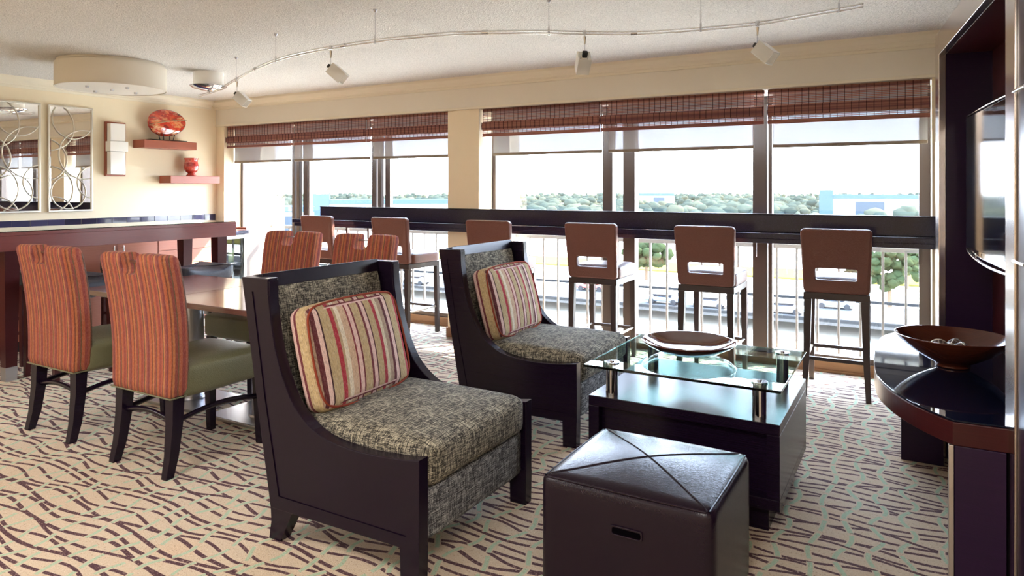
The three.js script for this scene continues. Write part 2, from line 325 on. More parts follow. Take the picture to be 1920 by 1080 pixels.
[[-6.955, -5.86], [-5.85, -4.82], [-4.81, -3.785], [-3.412, -2.256], [-2.248, -0.95], [-0.925, 0.103]].forEach(([a, b], i) => {
  const s = thing('bamboo_shade', 'woven brown bamboo roman shade ' + which[i], 'blind', [0, 0, 0], 0, 'bamboo roman shades under the soffit');
  const sets = [[], [], [], []], len = b - a;
  const reed = (y, z, t, h) => { const e = rr(-0.004, 0.004); sets[(rnd() * 4) | 0].push(bx(a + Math.max(0, e), b, y - h / 2, y + h / 2, z - t / 2, z + t / 2, 0)); };
  for (let y = 2.11; y > 2.055; y -= 0.0088) reed(y, 0.345, 0.004, rr(0.0052, 0.0074));
  for (let y = 2.055; y > 1.995; y -= 0.0115) reed(y, 0.347, 0.004, rr(0.0052, 0.0066));
  for (let k = 0; k < 14; k++) { const t = k / 13; reed(1.99 - t * 0.07, 0.352 + 0.022 * Math.sin(Math.PI * t), 0.005, 0.0062); }
  for (let k = 0; k < 9; k++) { const t = k / 8; reed(1.982 - t * 0.055, 0.345, 0.004, 0.0066); }
  for (let y = 1.912; y > 1.886; y -= 0.0118) reed(y, 0.35, 0.004, 0.0055);
  for (let y = 1.885; y > 1.862; y -= 0.0054) reed(y, 0.352, 0.005, 0.0058);
  sets.forEach((g, k) => { if (g.length) mesh('reed_weave', g, reedMats[k], s).userData.kind = 'stuff'; });
  const th = []; const n = Math.round(len / 0.046);
  for (let k = 0; k <= n; k++) { const x = a + 0.006 + (len - 0.012) * k / n; th.push(bx(x - 0.002, x + 0.002, 1.862, 2.112, 0.3505, 0.3525, 0), bx(x - 0.002, x + 0.002, 1.922, 1.99, 0.376, 0.3785, 0)); }
  mesh('warp_threads', th, threadMat, s).userData.kind = 'stuff';
  mesh('head_board', bx(a, b, 2.09, 2.114, 0.30, 0.342, 0.002), M.shelfwood, s);
});

// ---------------------------------------------------------------- window bar counter
{
  const o = thing('bar_counter', 'long dark polished stone bar counter along the windows', 'counter');
  const P = [[-5.63, 0.58], [0.16, 0.58], [0.16, ZF + 0.004], [XJ - 0.003, ZF + 0.004], [XJ - 0.003, 0.012], [XC1 + 0.04, 0.012], [XC1 + 0.04, ZF + 0.016], [XC0 - 0.016, ZF + 0.016], [XC0 - 0.016, 0.17], [-5.63, 0.17]];
  const P2 = P.map(([x, z]) => [x, z]); P2[8] = [XC0 - 0.016, 0.17]; P2[5] = [XC1 + 0.045, 0.012]; P2[6] = [XC1 + 0.045, ZF + 0.016];
  const g = ext(shapeOf(P2.map(([x, z]) => [x, -z])), 0.04, 0.003); g.rotateX(-Math.PI / 2); g.translate(0, 1.03, 0);
  mesh('top', g, M.granite, o);
  mesh('apron', [bx(-5.61, 0.15, 0.998, 1.03, 0.545, 0.572, 0.002)], M.granite, o);
  mesh('upstand', bx(-5.373, 0.158, 1.07, 1.197, 0.412, 0.436, 0.003), M.granite, o);
  mesh('cap_rail', bx(-5.376, 0.158, 1.197, 1.203, 0.408, 0.44, 0.002), M.black, o);
  for (const x of [-6.15 + 0.9, -4.95, -2.3, -1.05, 0.05]) mesh('bracket', [bx(x - 0.012, x + 0.012, 1.005, 1.03, 0.08, 0.5, 0.002), bx(x - 0.012, x + 0.012, 0.86, 1.005, 0.08 + 0.06, 0.175, 0.002)], M.frame, o);
}

// ---------------------------------------------------------------- bar stools
function barStool() {
  const o = thing('bar_stool', '', 'stool');
  // local: back at +z, sitter looks to -z, origin on the floor under the middle of the seat
  const back = roundRect(-0.215, 0.215, 0.0, 0.43, 0.028);
  back.holes.push(roundRect(-0.128, 0.128, 0.088, 0.165, 0.012, THREE.Path));
  const bg = ext(back, 0.05, 0.012, 6);
  { const p = bg.attributes.position; for (let i = 0; i < p.count; i++) { const y = p.getY(i), t = y / 0.43; p.setX(i, p.getX(i) * (0.93 + 0.07 * Math.min(1, t * 1.6))); p.setZ(i, p.getZ(i) + 0.055 * t * t); } }
  bg.computeVertexNormals(); bg.translate(0, 0.69, 0.17);
  mesh('backrest', bg, M.brown, o);
  mesh('seat', puff(0.41, 0.1, 0.42, 0.025, 0, 0.012, 0, 10).translate(0, 0.735, -0.04), M.brown, o);
  mesh('seat_frame', [bx(-0.2, 0.2, 0.645, 0.69, 0.185, 0.215, 0.003), bx(-0.2, 0.2, 0.645, 0.69, -0.25, -0.22, 0.003), bx(-0.2, -0.17, 0.645, 0.69, -0.22, 0.185, 0.003), bx(0.17, 0.2, 0.645, 0.69, -0.22, 0.185, 0.003)], M.stoolwood, o);
  for (const s of [-1, 1]) {
    mesh('leg', loft([[s * 0.172, 0.645, 0.196, 0.048, 0.045], [s * 0.178, 0.3, 0.205, 0.04, 0.04], [s * 0.192, 0, 0.225, 0.032, 0.034]]), M.stoolwood, o);
    mesh('leg', loft([[s * 0.178, 0.645, -0.228, 0.044, 0.044], [s * 0.182, 0, -0.238, 0.032, 0.034]]), M.stoolwood, o);
    mesh('stretcher', rod(V(s * 0.18, 0.25, -0.22), V(s * 0.18, 0.25, 0.2), 0.011, 4), M.brushed, o);
  }
  mesh('footrest', bx(-0.17, 0.17, 0.235, 0.26, -0.245, -0.22, 0.003), M.stoolwood, o);
  mesh('stretcher', bx(-0.17, 0.17, 0.235, 0.26, 0.19, 0.212, 0.003), M.stoolwood, o);
  return o;
}
{
  const s0 = barStool(), G = 'brown leather bar stools along the window counter';
  const L = ['brown leather bar stool farthest left at the window counter', 'brown leather bar stool at the counter just left of the column', 'brown leather bar stool in front of the column, partly behind the far armchair', 'brown leather bar stool right of the column, behind the far armchair seat', 'brown leather bar stool behind the plate on the glass coffee table', 'brown leather bar stool nearest the television cabinet'];
  [[-5.11, 0.49, -0.02], [-4.18, 0.49, -0.02], [-3.08, 0.55, 0.02], [-2.155, 0.54, 0.02], [-1.28, 0.53, 0.0], [-0.445, 0.475, 0.04]].forEach(([x, z, t], i) => {
    if (i) dup(s0, [x, 0, z], t, L[i], G); else { s0.position.set(x, 0, z); s0.rotation.y = t; s0.userData.label = L[0]; s0.userData.group = G; }
  });
}

// ---------------------------------------------------------------- armchairs
function armchair() {
  const o = thing('armchair', '', 'armchair');
  // local: faces +x, front at x = 0, middle at z = 0
  const curve = new THREE.SplineCurve([[-0.749, 1.026], [-0.748, 0.97], [-0.74, 0.902], [-0.713, 0.768], [-0.668, 0.648], [-0.608, 0.55], [-0.515, 0.477], [-0.416, 0.444], [-0.27, 0.432], [-0.116, 0.438], [0, 0.452]].map(([x, y]) => new THREE.Vector2(x, y))).getPoints(44);
  const outer = [[-0.734, 0.125], [-0.815, 0.55], [-0.903, 1.024]].concat(curve.map((p) => [p.x, p.y]), [[0, 0.135]]);
  const inC = curve.map((p, i) => { const a = curve[Math.max(0, i - 1)], b = curve[Math.min(curve.length - 1, i + 1)], t = b.clone().sub(a).normalize(); return [p.x + t.y * 0.05, p.y - t.x * 0.05]; }).filter(([x, y]) => y < 0.97 && x < -0.06);
  const hole = new THREE.Path(); [[-0.69, 0.175], [-0.77, 0.55], [-0.845, 0.972], [inC[0][0], 0.972]].concat(inC, [[-0.055, inC[inC.length - 1][1]], [-0.055, 0.175]]).forEach(([x, y], i) => i ? hole.lineTo(x, y) : hole.moveTo(x, y));
  const rim = shapeOf(outer); rim.holes.push(hole);
  for (const s of [-1, 1]) {
    const side = mesh('side_frame', ext(rim, 0.052, 0.003).translate(0, 0, s > 0 ? 0.353 : -0.405), M.espresso, o);
    mesh('side_panel', ext(shapeOf(outer.map(([x, y]) => [x * 0.985 - 0.006, y * 0.985 + 0.004])), 0.044, 0).translate(0, 0, s > 0 ? 0.357 : -0.401), M.espresso, side);
    mesh('leg', loft([[-0.042, 0.14, s * 0.379, 0.084, 0.052], [-0.042, 0, s * 0.379, 0.078, 0.05]]), M.espresso, o);
    mesh('leg', loft([[-0.674, 0.13, s * 0.374, 0.118, 0.06], [-0.69, 0.07, s * 0.374, 0.085, 0.055], [-0.716, 0, s * 0.374, 0.062, 0.05]]), M.espresso, o);
  }
  const tilt = Math.atan2(0.169, 0.9);
  const back = (g) => g.rotateZ(tilt).translate(-0.734, 0.125, 0);
  mesh('back_panel', back(bx(0.0, 0.025, 0, 0.86, -0.353, 0.353, 0.002)), M.espresso, o);
  mesh('top_rail', back(bx(0.0, 0.062, 0.855, 0.915, -0.353, 0.353, 0.003)), M.espresso, o);
  mesh('back_upholstery', back(puff(0.05, 0.66, 0.7, 0.018, 0.01, 0, 0, 12).translate(0.042, 0.53, 0)), M.tweed, o);
  mesh('seat_cushion', puff(0.755, 0.165, 0.7, 0.045, 0.012, 0.022, 0, 16).translate(-0.372, 0.405, 0), M.tweed, o);
  mesh('seat_base', puff(0.7, 0.2, 0.704, 0.022, 0.01, 0, 0, 10).translate(-0.366, 0.235, 0), M.tweedwindowlit, o);
  return o;
}
const chairA = armchair(); chairA.position.set(-1.459, 0, 3.425);
chairA.userData.label = 'near dark wood armchair with grey tweed cushions, in front'; chairA.userData.group = 'tweed armchairs';
dup(chairA, [-1.545, 0, 1.955], 0, 'far dark wood armchair with grey tweed cushions, beside the coffee table', 'tweed armchairs');
function pillow() {
  const o = thing('pillow', '', 'pillow');
  const g = puff(0.115, 0.42, 0.58, 0.04, 0.03, 0.012, 0.008, 18);
  mesh('cover', g, M.pillow, o);
  const loop = [], w = 0.277, h = 0.197, k = 0.04;
  for (const [a, b] of [[-w, -h + k], [-w, h - k], [-w + k * 0.4, h - k * 0.35], [-w + k, h + 0.004], [w - k, h + 0.004], [w - k * 0.4, h - k * 0.35], [w, h - k], [w, -h + k], [w - k, -h], [-w + k, -h]]) loop.push(V(0.05, b, a));
  mesh('piping', tube(loop, 0.005, 120, 6, true), M.piping, o);
  return o;
}
const pil = pillow(); pil.position.set(-2.1, 0.695, 3.46); pil.rotation.set(0, 0.03, 0.27);
pil.userData.label = 'striped lumbar pillow on the near armchair'; pil.userData.group = 'striped pillows';
{ const p2 = dup(pil, [-2.185, 0.695, 1.98], 0, 'striped lumbar pillow on the far armchair', 'striped pillows'); p2.rotation.set(0, 0.02, 0.27); }

// ---------------------------------------------------------------- coffee table, plate, ottoman
{
  const o = thing('coffee_table', 'dark wood box coffee table with a raised glass top', 'table');
  const x0 = -1.27, x1 = -0.452, z0 = 2.05, z1 = 2.83, y0 = 0.105, y1 = 0.45;
  mesh('top', bx(x0, x1, y1 - 0.045, y1, z0, z1, 0.003), M.espresso, o);
  mesh('bottom', bx(x0, x1, y0, y0 + 0.045, z0, z1, 0.003), M.espresso, o);
  mesh('side', bx(x0, x0 + 0.05, y0 + 0.045, y1 - 0.045, z0, z1, 0.002), M.espresso, o);
  mesh('side', bx(x1 - 0.05, x1, y0 + 0.045, y1 - 0.045, z0, z1, 0.002), M.espresso, o);
  mesh('recessed_front', bx(x0 + 0.05, x1 - 0.05, y0 + 0.045, y1 - 0.045, z1 - 0.06, z1 - 0.04, 0), M.espresso, o);
  mesh('back', bx(x0 + 0.05, x1 - 0.05, y0 + 0.045, y1 - 0.045, z0 + 0.02, z0 + 0.04, 0), M.espresso, o);
  mesh('plinth', bx(x0 + 0.06, x1 - 0.05, 0, y0, z0 + 0.06, z1 - 0.05, 0.003), M.espresso, o);
  mesh('glass_top', bx(-1.282, -0.442, 0.582, 0.594, 2.1, 2.862, 0.003), M.tableglass, o);
  for (const [x, z] of [[-1.18, 2.77], [-0.54, 2.77], [-1.18, 2.19], [-0.54, 2.19]]) {
    const p = mesh('post', cyl(x, y1, 0.58, z, 0.028), M.chrome, o);
    mesh('post_cap', [cyl(x, 0.5945, 0.599, z, 0.034), cyl(x, 0.599, 0.604, z, 0.012, 0.009), cyl(x, 0.577, 0.5815, z, 0.034)], M.chrome, p);
  }
  const d = thing('glass_plate', 'large dark red glossy plate on the glass coffee table', 'plate', [-0.93, 0.5945, 2.42]);
  mesh('dish', lathe([[0.0001, 0.004], [0.06, 0.004], [0.075, 0], [0.085, 0], [0.095, 0.005], [0.16, 0.022], [0.205, 0.045], [0.218, 0.056], [0.222, 0.06], [0.219, 0.064], [0.212, 0.062], [0.2, 0.054], [0.155, 0.031], [0.1, 0.015], [0.0001, 0.012]], 72), M.dish, d);
}
{
  const o = thing('ottoman', 'dark purple leather cube ottoman with crossed seams on top', 'ottoman', [-0.78, 0, 3.435]);
  const g = puff(0.566, 0.435, 0.53, 0.03, 0.004, 0.022, 0.004, 20);
  mesh('body', g.translate(0, 0.2275, 0), M.ottoman, o);
  const top = (x, z) => V(x, 0.4455 + 0.022 * (1 - (x / 0.278) ** 2) * (1 - (z / 0.265) ** 2) + (Math.max(Math.abs(x) - 0.248, Math.abs(z) - 0.235, 0) > 0 ? -0.006 : 0), z);
  for (const s of [-1, 1]) { const P = []; for (let k = 0; k <= 20; k++) { const t = -1 + k / 10; P.push(top(t * 0.262, s * t * 0.249)); } mesh('seam', tube(P, 0.0026, 40, 5), M.stitch, o); }
  for (const s of [-1, 1]) {
    mesh('piping', tube([V(s * 0.268, 0.437, -0.248), V(s * 0.271, 0.4385, 0), V(s * 0.268, 0.437, 0.248)], 0.004, 20, 6), M.ottoman, o);
    mesh('piping', tube([V(-0.26, 0.437, s * 0.254), V(0, 0.4385, s * 0.258), V(0.26, 0.437, s * 0.254)], 0.004, 20, 6), M.ottoman, o);
  }
  const slot = roundRect(-0.052, 0.052, -0.016, 0.016, 0.008); slot.holes.push(roundRect(-0.046, 0.046, -0.01, 0.01, 0.006, THREE.Path));
  const h = mesh('grip_slot', ext(slot, 0.008, 0.002, 5).translate(0.02, 0.325, 0.2655), M.ottoman, o);
  mesh('slot_dark', bx(-0.026, 0.066, 0.315, 0.335, 0.2655, 0.2705, 0), phy({ color: '#060508', roughness: 1, specularIntensity: 0 }), h);  // black plate on the face, the dark of the recess is its colour
  for (const [x, z] of [[-0.24, -0.22], [0.24, -0.22], [-0.24, 0.22], [0.24, 0.22]]) mesh('foot', cyl(x, 0, 0.014, z, 0.02), M.black, o);
}

// ---------------------------------------------------------------- dining set
function diningChair() {
  const o = thing('dining_chair', '', 'chair');
  // local: back at +z, sitter looks to -z
  const blk = puff(0.52, 0.69, 0.116, 0.034, 0.0, 0.004, 0.006, 16), cut = ext(roundRect(-0.066, 0.066, 0.246, 0.5, 0.035), 0.4, 0, 6).translate(0, 0, -0.2);
  for (const q of [blk, cut]) { q.deleteAttribute('uv'); if (!q.attributes.normal) q.computeVertexNormals(); }
  const ev = new Evaluator(); ev.attributes = ['position', 'normal']; ev.useGroups = false;
  const A = new Brush(blk), B = new Brush(cut); A.updateMatrixWorld(); B.updateMatrixWorld();
  let g = ev.evaluate(A, B, SUBTRACTION).geometry; g = g.index ? g.toNonIndexed() : g; g.translate(0, 0.345, 0.036);
  { const p = g.attributes.position, uv = new Float32Array(p.count * 2); for (let i = 0; i < p.count; i++) { uv[2 * i] = p.getX(i) - p.getZ(i); uv[2 * i + 1] = p.getY(i); } g.setAttribute('uv', new THREE.BufferAttribute(uv, 2)); } // the cloth wraps round the corners
  { const p = g.attributes.position; for (let i = 0; i < p.count; i++) { const y = p.getY(i) / 0.69; p.setZ(i, p.getZ(i) + 0.06 * y * y - 0.012 * Math.sin(Math.PI * y)); p.setX(i, p.getX(i) * (0.945 + 0.06 * Math.min(1, y * 1.3))); } }
  g.deleteAttribute('normal'); g = toCreasedNormals(mergeVertices(g, 1e-4), 0.7); g.translate(0, 0.375, 0.2);
  mesh('backrest', g, M.chairstripe, o, { keepUV: true });
  mesh('grip', [rod(V(-0.07, 1.025, 0.29), V(0.07, 1.025, 0.29), 0.006)], M.steel, o);
  mesh('welt', [rod(V(-0.243, 0.38, 0.283), V(0.243, 0.38, 0.283), 0.004, 6), rod(V(0.243, 0.38, 0.283), V(0.243, 0.38, 0.2), 0.004, 6), rod(V(-0.243, 0.38, 0.283), V(-0.243, 0.38, 0.2), 0.004, 6)], M.olive, o);
  mesh('seat', puff(0.49, 0.16, 0.54, 0.035, 0.006, 0.022, 0.008, 12).translate(0, 0.445, -0.035), M.olive, o);
  for (const s of [-1, 1]) {
    mesh('leg', loft([[s * 0.205, 0.385, 0.235, 0.062, 0.062], [s * 0.207, 0.25, 0.24, 0.056, 0.056], [s * 0.212, 0.1, 0.258, 0.046, 0.048], [s * 0.216, 0, 0.282, 0.038, 0.04]]), M.espresso, o);
    mesh('leg', loft([[s * 0.205, 0.37, -0.26, 0.05, 0.05], [s * 0.208, 0, -0.27, 0.034, 0.034]]), M.espresso, o);
    const c = []; for (let k = 0; k <= 8; k++) { const t = k / 8; c.push(V(s * 0.207, 0.255 + 0.03 * Math.sin(Math.PI * t), 0.235 - 0.495 * t)); }
    mesh('side_stretcher', tube(c, 0.014, 16, 4), M.espresso, o);
  }
  const c = []; for (let k = 0; k <= 8; k++) { const t = k / 8; c.push(V(-0.205 + 0.41 * t, 0.255 + 0.028 * Math.sin(Math.PI * t), 0.24)); }
  mesh('rear_stretcher', tube(c, 0.014, 16, 4), M.espresso, o);
  return o;
}
{
  const c0 = diningChair(), G = 'striped dining chairs'; c0.position.set(-3.29, 0, 3.4);
  Object.assign(c0.userData, { label: 'orange striped dining chair nearest the armchairs, seen from behind', group: G });
  dup(c0, [-4.185, 0, 3.37], 0.0, 'orange striped dining chair at far left, seen from behind', G);
  dup(c0, [-4.0, 0, 2.34], Math.PI, 'striped dining chair across the table, left of the pair facing us', G);
  dup(c0, [-3.29, 0, 2.34], Math.PI, 'striped dining chair across the table, right of the pair facing us', G);
}
function diningTable(x0, x1, cx, label) {
  const o = thing('dining_table', label, 'table', [0, 0, 0], 0, 'small dining tables pushed together');
  mesh('top', bx(x0, x1, 0.72, 0.752, 2.46, 3.3, 0.004), M.tabletop, o);
  mesh('column', cyl(cx, 0.03, 0.72, 2.83, 0.075, 0.075, 40), M.steel, o);
  mesh('base_plate', bx(cx - 0.29, cx + 0.29, 0, 0.022, 2.645, 3.02, 0.006), M.steel, o);
  mesh('collar', [cyl(cx, 0.022, 0.034, 2.83, 0.095, 0.09, 40), bx(cx - 0.16, cx + 0.16, 0.705, 0.72, 2.7, 2.96, 0.003)], M.steel, o);
}
diningTable(-3.76, -2.95, -3.4, 'small brown dining table beside the armchairs');
diningTable(-4.57, -3.765, -4.1, 'small brown dining table at far left between the chairs');

// ---------------------------------------------------------------- high table with leather stools
{
  const o = thing('high_table', 'long mahogany high table in front of the buffet', 'table');
  const x0 = -6.22, x1 = -5.6, z0 = 1.297, z1 = 3.42;
  mesh('top', bx(x0, x1, 1.045, 1.07, z0, z1, 0.003), M.mahogany, o);
  mesh('glass_cover', bx(x0 + 0.004, x1 - 0.004, 1.0705, 1.0765, z0 + 0.004, z1 - 0.004, 0.002), M.tableglass, o);
  mesh('apron', [bx(x1 - 0.03, x1, 0.935, 1.045, z0, z1, 0.002), bx(x0, x0 + 0.03, 0.935, 1.045, z0, z1, 0.002), bx(x0 + 0.03, x1 - 0.03, 0.935, 1.045, z0, z0 + 0.03, 0.002), bx(x0 + 0.03, x1 - 0.03, 0.935, 1.045, z1 - 0.03, z1, 0.002)], M.mahogany, o);
  for (const [x, z] of [[x1 - 0.055, z0 + 0.15], [x1 - 0.055, z1 - 0.22], [x0 + 0.055, z0 + 0.15], [x0 + 0.055, z1 - 0.22]]) {
    const l = mesh('leg', loft([[x, 0.936, z, 0.1, 0.1], [x, 0.1, z, 0.075, 0.075]]), M.redwood, o);
    mesh('steel_foot', loft([[x, 0.1, z, 0.078, 0.078], [x, 0, z, 0.074, 0.074]]), M.steel, l);
  }
  const st = thing('leather_stool', 'backless navy leather stool right behind the dining table', 'stool', [-5.33, 0, 1.94], 0, 'navy leather stools at the high table');
  const seat = puff(0.46, 0.12, 0.46, 0.03, 0.004, 0.02, 0.004, 12);
  { const p = seat.attributes.position; for (let i = 0; i < p.count; i++) p.setY(i, p.getY(i) + 0.045 * (p.getZ(i) / 0.23) ** 2 - 0.02); seat.computeVertexNormals(); }
  mesh('seat', seat.translate(0, 0.66, 0), M.navy, st);
  for (const s of [-1, 1]) { const P = []; for (let k = 0; k <= 16; k++) { const t = -1 + k / 8, x = t * 0.21, z = s * t * 0.21; P.push(V(x, 0.66 + 0.0615 + 0.02 * (1 - (x / 0.23) ** 2) * (1 - (z / 0.23) ** 2) + 0.045 * (z / 0.23) ** 2 - 0.02, z)); } mesh('seam', tube(P, 0.0025, 24, 5), M.stitch, st); }
  for (const [a, b] of [[-1, -1], [1, -1], [-1, 1], [1, 1]]) mesh('leg', loft([[a * 0.19, 0.64, b * 0.19, 0.05, 0.05], [a * 0.2, 0, b * 0.2, 0.034, 0.034]]), M.redwood, st);
  for (const s of [-1, 1]) { mesh('stretcher', bx(-0.19, 0.19, 0.24, 0.265, s * 0.195 - 0.01, s * 0.195 + 0.01, 0.002), M.redwood, st); mesh('stretcher', bx(s * 0.195 - 0.01, s * 0.195 + 0.01, 0.3, 0.325, -0.19, 0.19, 0.002), M.redwood, st); }
  const G = 'navy leather stools at the high table';
  dup(st, [-5.46, 0, 2.88], 0, 'backless navy leather stool behind the far left striped chair', G);
  dup(st, [-6.2, 0, 1.9], 0, 'backless navy leather stool on the buffet side, window end of the high table', G);
  dup(st, [-6.2, 0, 2.75], 0, 'backless navy leather stool on the buffet side, near end of the high table', G);
}

// ---------------------------------------------------------------- buffet along the left wall
{
  const xf = -6.52, G = 'buffet cabinet units';
  const door = (o, z0, z1, hz) => { const d = mesh('door', bx(xf, xf + 0.02, 0.1, 0.875, z0 + 0.002, z1 - 0.002, 0.002), M.salmon, o); mesh('handle', [rod(V(xf + 0.045, 0.7, hz), V(xf + 0.045, 0.85, hz), 0.006), rod(V(xf + 0.02, 0.72, hz), V(xf + 0.045, 0.72, hz), 0.005), rod(V(xf + 0.02, 0.83, hz), V(xf + 0.045, 0.83, hz), 0.005)], M.chrome, d); };
  const unit = (z0, z1, label) => { const o = thing('buffet_cabinet', label, 'cabinet', [0, 0, 0], 0, G); mesh('body', bx(-7.095, xf, 0.1, 0.88, z0, z1, 0), M.salmon, o); mesh('plinth', bx(-7.09, xf - 0.05, 0, 0.1, z0, z1, 0), M.black, o); return o; };
  const d1 = unit(0.87, 1.505, 'salmon drawer cabinet of the buffet, nearest the window');
  for (const [a, b] of [[0.1, 0.36], [0.36, 0.62], [0.62, 0.765], [0.765, 0.875]]) mesh('drawer', bx(xf, xf + 0.02, a + 0.002, b - 0.002, 0.872, 1.503, 0.002), M.salmon, d1);
  const d2 = unit(1.51, 2.32, 'salmon two door cabinet in the middle of the buffet'); door(d2, 1.51, 1.915, 1.87); door(d2, 1.915, 2.32, 1.96);
  const d3 = unit(2.325, 3.135, 'salmon two door cabinet of the buffet behind the left stool'); door(d3, 2.325, 2.73, 2.685); door(d3, 2.73, 3.135, 2.775);
  const d4 = unit(3.14, 3.95, 'salmon two door cabinet at the near end of the buffet'); door(d4, 3.14, 3.545, 3.5); door(d4, 3.545, 3.95, 3.59);
  tag(mesh('worktop', bx(-7.098, xf + 0.035, 0.882, 0.92, 0.43, 3.96, 0.004), M.granite), 'dark stone worktop over the buffet cabinets', 'worktop');
  const bs = thing('tile_backsplash', 'row of dark blue grey tiles above the buffet worktop', 'tiles');
  const tm = ['#2b2a44', '#34324e', '#3d3b58', '#26263a'].map((c) => phy({ color: c, roughness: 0.12, clearcoat: 0.7 }));
  for (let z = 0.41, k = 0; z < 3.9; z += 0.152, k++) mesh('tile', bx(-7.098, -7.088, 0.922, 1.092, z, z + 0.149, 0.002), tm[(k * 7 + (k >> 1)) % 4], bs);
  const f = thing('beverage_cooler', 'glass door beverage cooler at the window end of the buffet', 'cooler');
  mesh('body', [bx(-7.095, -6.54, 0.02, 0.878, 0.44, 0.455, 0), bx(-7.095, -6.54, 0.02, 0.878, 0.848, 0.864, 0), bx(-7.095, -6.54, 0.02, 0.05, 0.455, 0.848, 0), bx(-7.095, -6.54, 0.86, 0.878, 0.455, 0.848, 0), bx(-7.095, -7.08, 0.05, 0.86, 0.455, 0.848, 0)], M.black, f);
  mesh('door_frame', [bx(-6.54, -6.51, 0.03, 0.87, 0.44, 0.475, 0.003), bx(-6.54, -6.51, 0.03, 0.87, 0.83, 0.864, 0.003), bx(-6.54, -6.51, 0.03, 0.07, 0.475, 0.83, 0.003), bx(-6.54, -6.51, 0.83, 0.87, 0.475, 0.83, 0.003)], M.steel, f);
  mesh('door_glass', bx(-6.528, -6.522, 0.07, 0.83, 0.475, 0.83, 0), M.glass, f);
  for (const y of [0.3, 0.55]) mesh('shelf', bx(-7.05, -6.58, y, y + 0.008, 0.458, 0.845, 0), M.steel, f);
  const bottle = lathe([[0.0001, 0], [0.03, 0], [0.032, 0.01], [0.032, 0.13], [0.012, 0.175], [0.012, 0.2], [0.0001, 0.2]], 16);
  ['#9fb9c9', '#c9d6c0', '#b9c48c', '#8fae8a', '#c8b070', '#d8dee0'].forEach((c, i) => {
    const m = mesh('bottle', bottle.clone(), phy({ color: c, roughness: 0.15 })); m.position.set(-6.66, i < 3 ? 0.309 : 0.559, 0.53 + (i % 3) * 0.12);
    tag(m, ['pale blue', 'whitish green', 'yellow green', 'leaf green', 'amber', 'clear grey'][i] + ' bottle on a shelf inside the beverage cooler', 'bottle', 'bottles in the cooler');
  });
  const tr = thing('condiment_tray', 'small tray with a rim on the worktop by the window', 'tray', [-6.62, 0.921, 0.6]);
  mesh('tray', [bx(-0.12, 0.12, 0, 0.008, -0.15, 0.15, 0.002), bx(-0.12, 0.12, 0.008, 0.03, -0.15, -0.14, 0.002), bx(-0.12, 0.12, 0.008, 0.03, 0.14, 0.15, 0.002)], M.shelfwood, tr);
}

// ---------------------------------------------------------------- left wall: mirrors, sconce, shelves, ornaments
function ringMirror(z0, z1, label, phase) {
  const o = thing('wall_mirror', label, 'mirror', [XL, 0, 0], 0, 'ring patterned wall mirrors');
  const y0 = 1.165, y1 = 2.185, t = 0.016;
  mesh('glass', bx(0.002, 0.014, y0 + t, y1 - t, z0 + t, z1 - t, 0), M.mirror, o);
  mesh('frame', [bx(0.001, 0.026, y0, y0 + t, z0, z1, 0.003), bx(0.001, 0.026, y1 - t, y1, z0, z1, 0.003), bx(0.001, 0.026, y0 + t, y1 - t, z0, z0 + t, 0.003), bx(0.001, 0.026, y0 + t, y1 - t, z1 - t, z1, 0.003)], M.silverleaf, o);
  const zc = (z0 + z1) / 2, W = (z1 - z0) / 2;
  for (const [dz, y, r] of [[-0.02, 2.06, 0.19], [0.2, 1.98, 0.23], [-0.13, 1.72, 0.24], [0.24, 1.66, 0.2], [0.2, 1.38, 0.22], [0.02, 1.35, 0.16], [-0.22, 1.45, 0.16], [0.16, 1.12, 0.19]]) {
    let run = []; const runs = [];
    for (let k = 0; k <= 96; k++) { const a = k / 96 * Math.PI * 2 + phase, z = zc + dz + r * Math.cos(a), yy = y + r * Math.sin(a); if (Math.abs(z - zc) < W - t && yy > y0 + t && yy < y1 - t) run.push(V(0.019, yy, z)); else { if (run.length > 3) runs.push(run); run = []; } }
    if (run.length > 3) runs.push(run);
    if (runs.length) mesh('ring', runs.map((q) => tube(q, 0.0055, q.length, 6)), M.silverleaf, o);
  }
}
ringMirror(1.822, 2.236, 'tall mirror with silver rings, beside the wall lamp', 0.3);
ringMirror(2.301, 2.715, 'tall mirror with silver rings, at the left edge', 0.1);
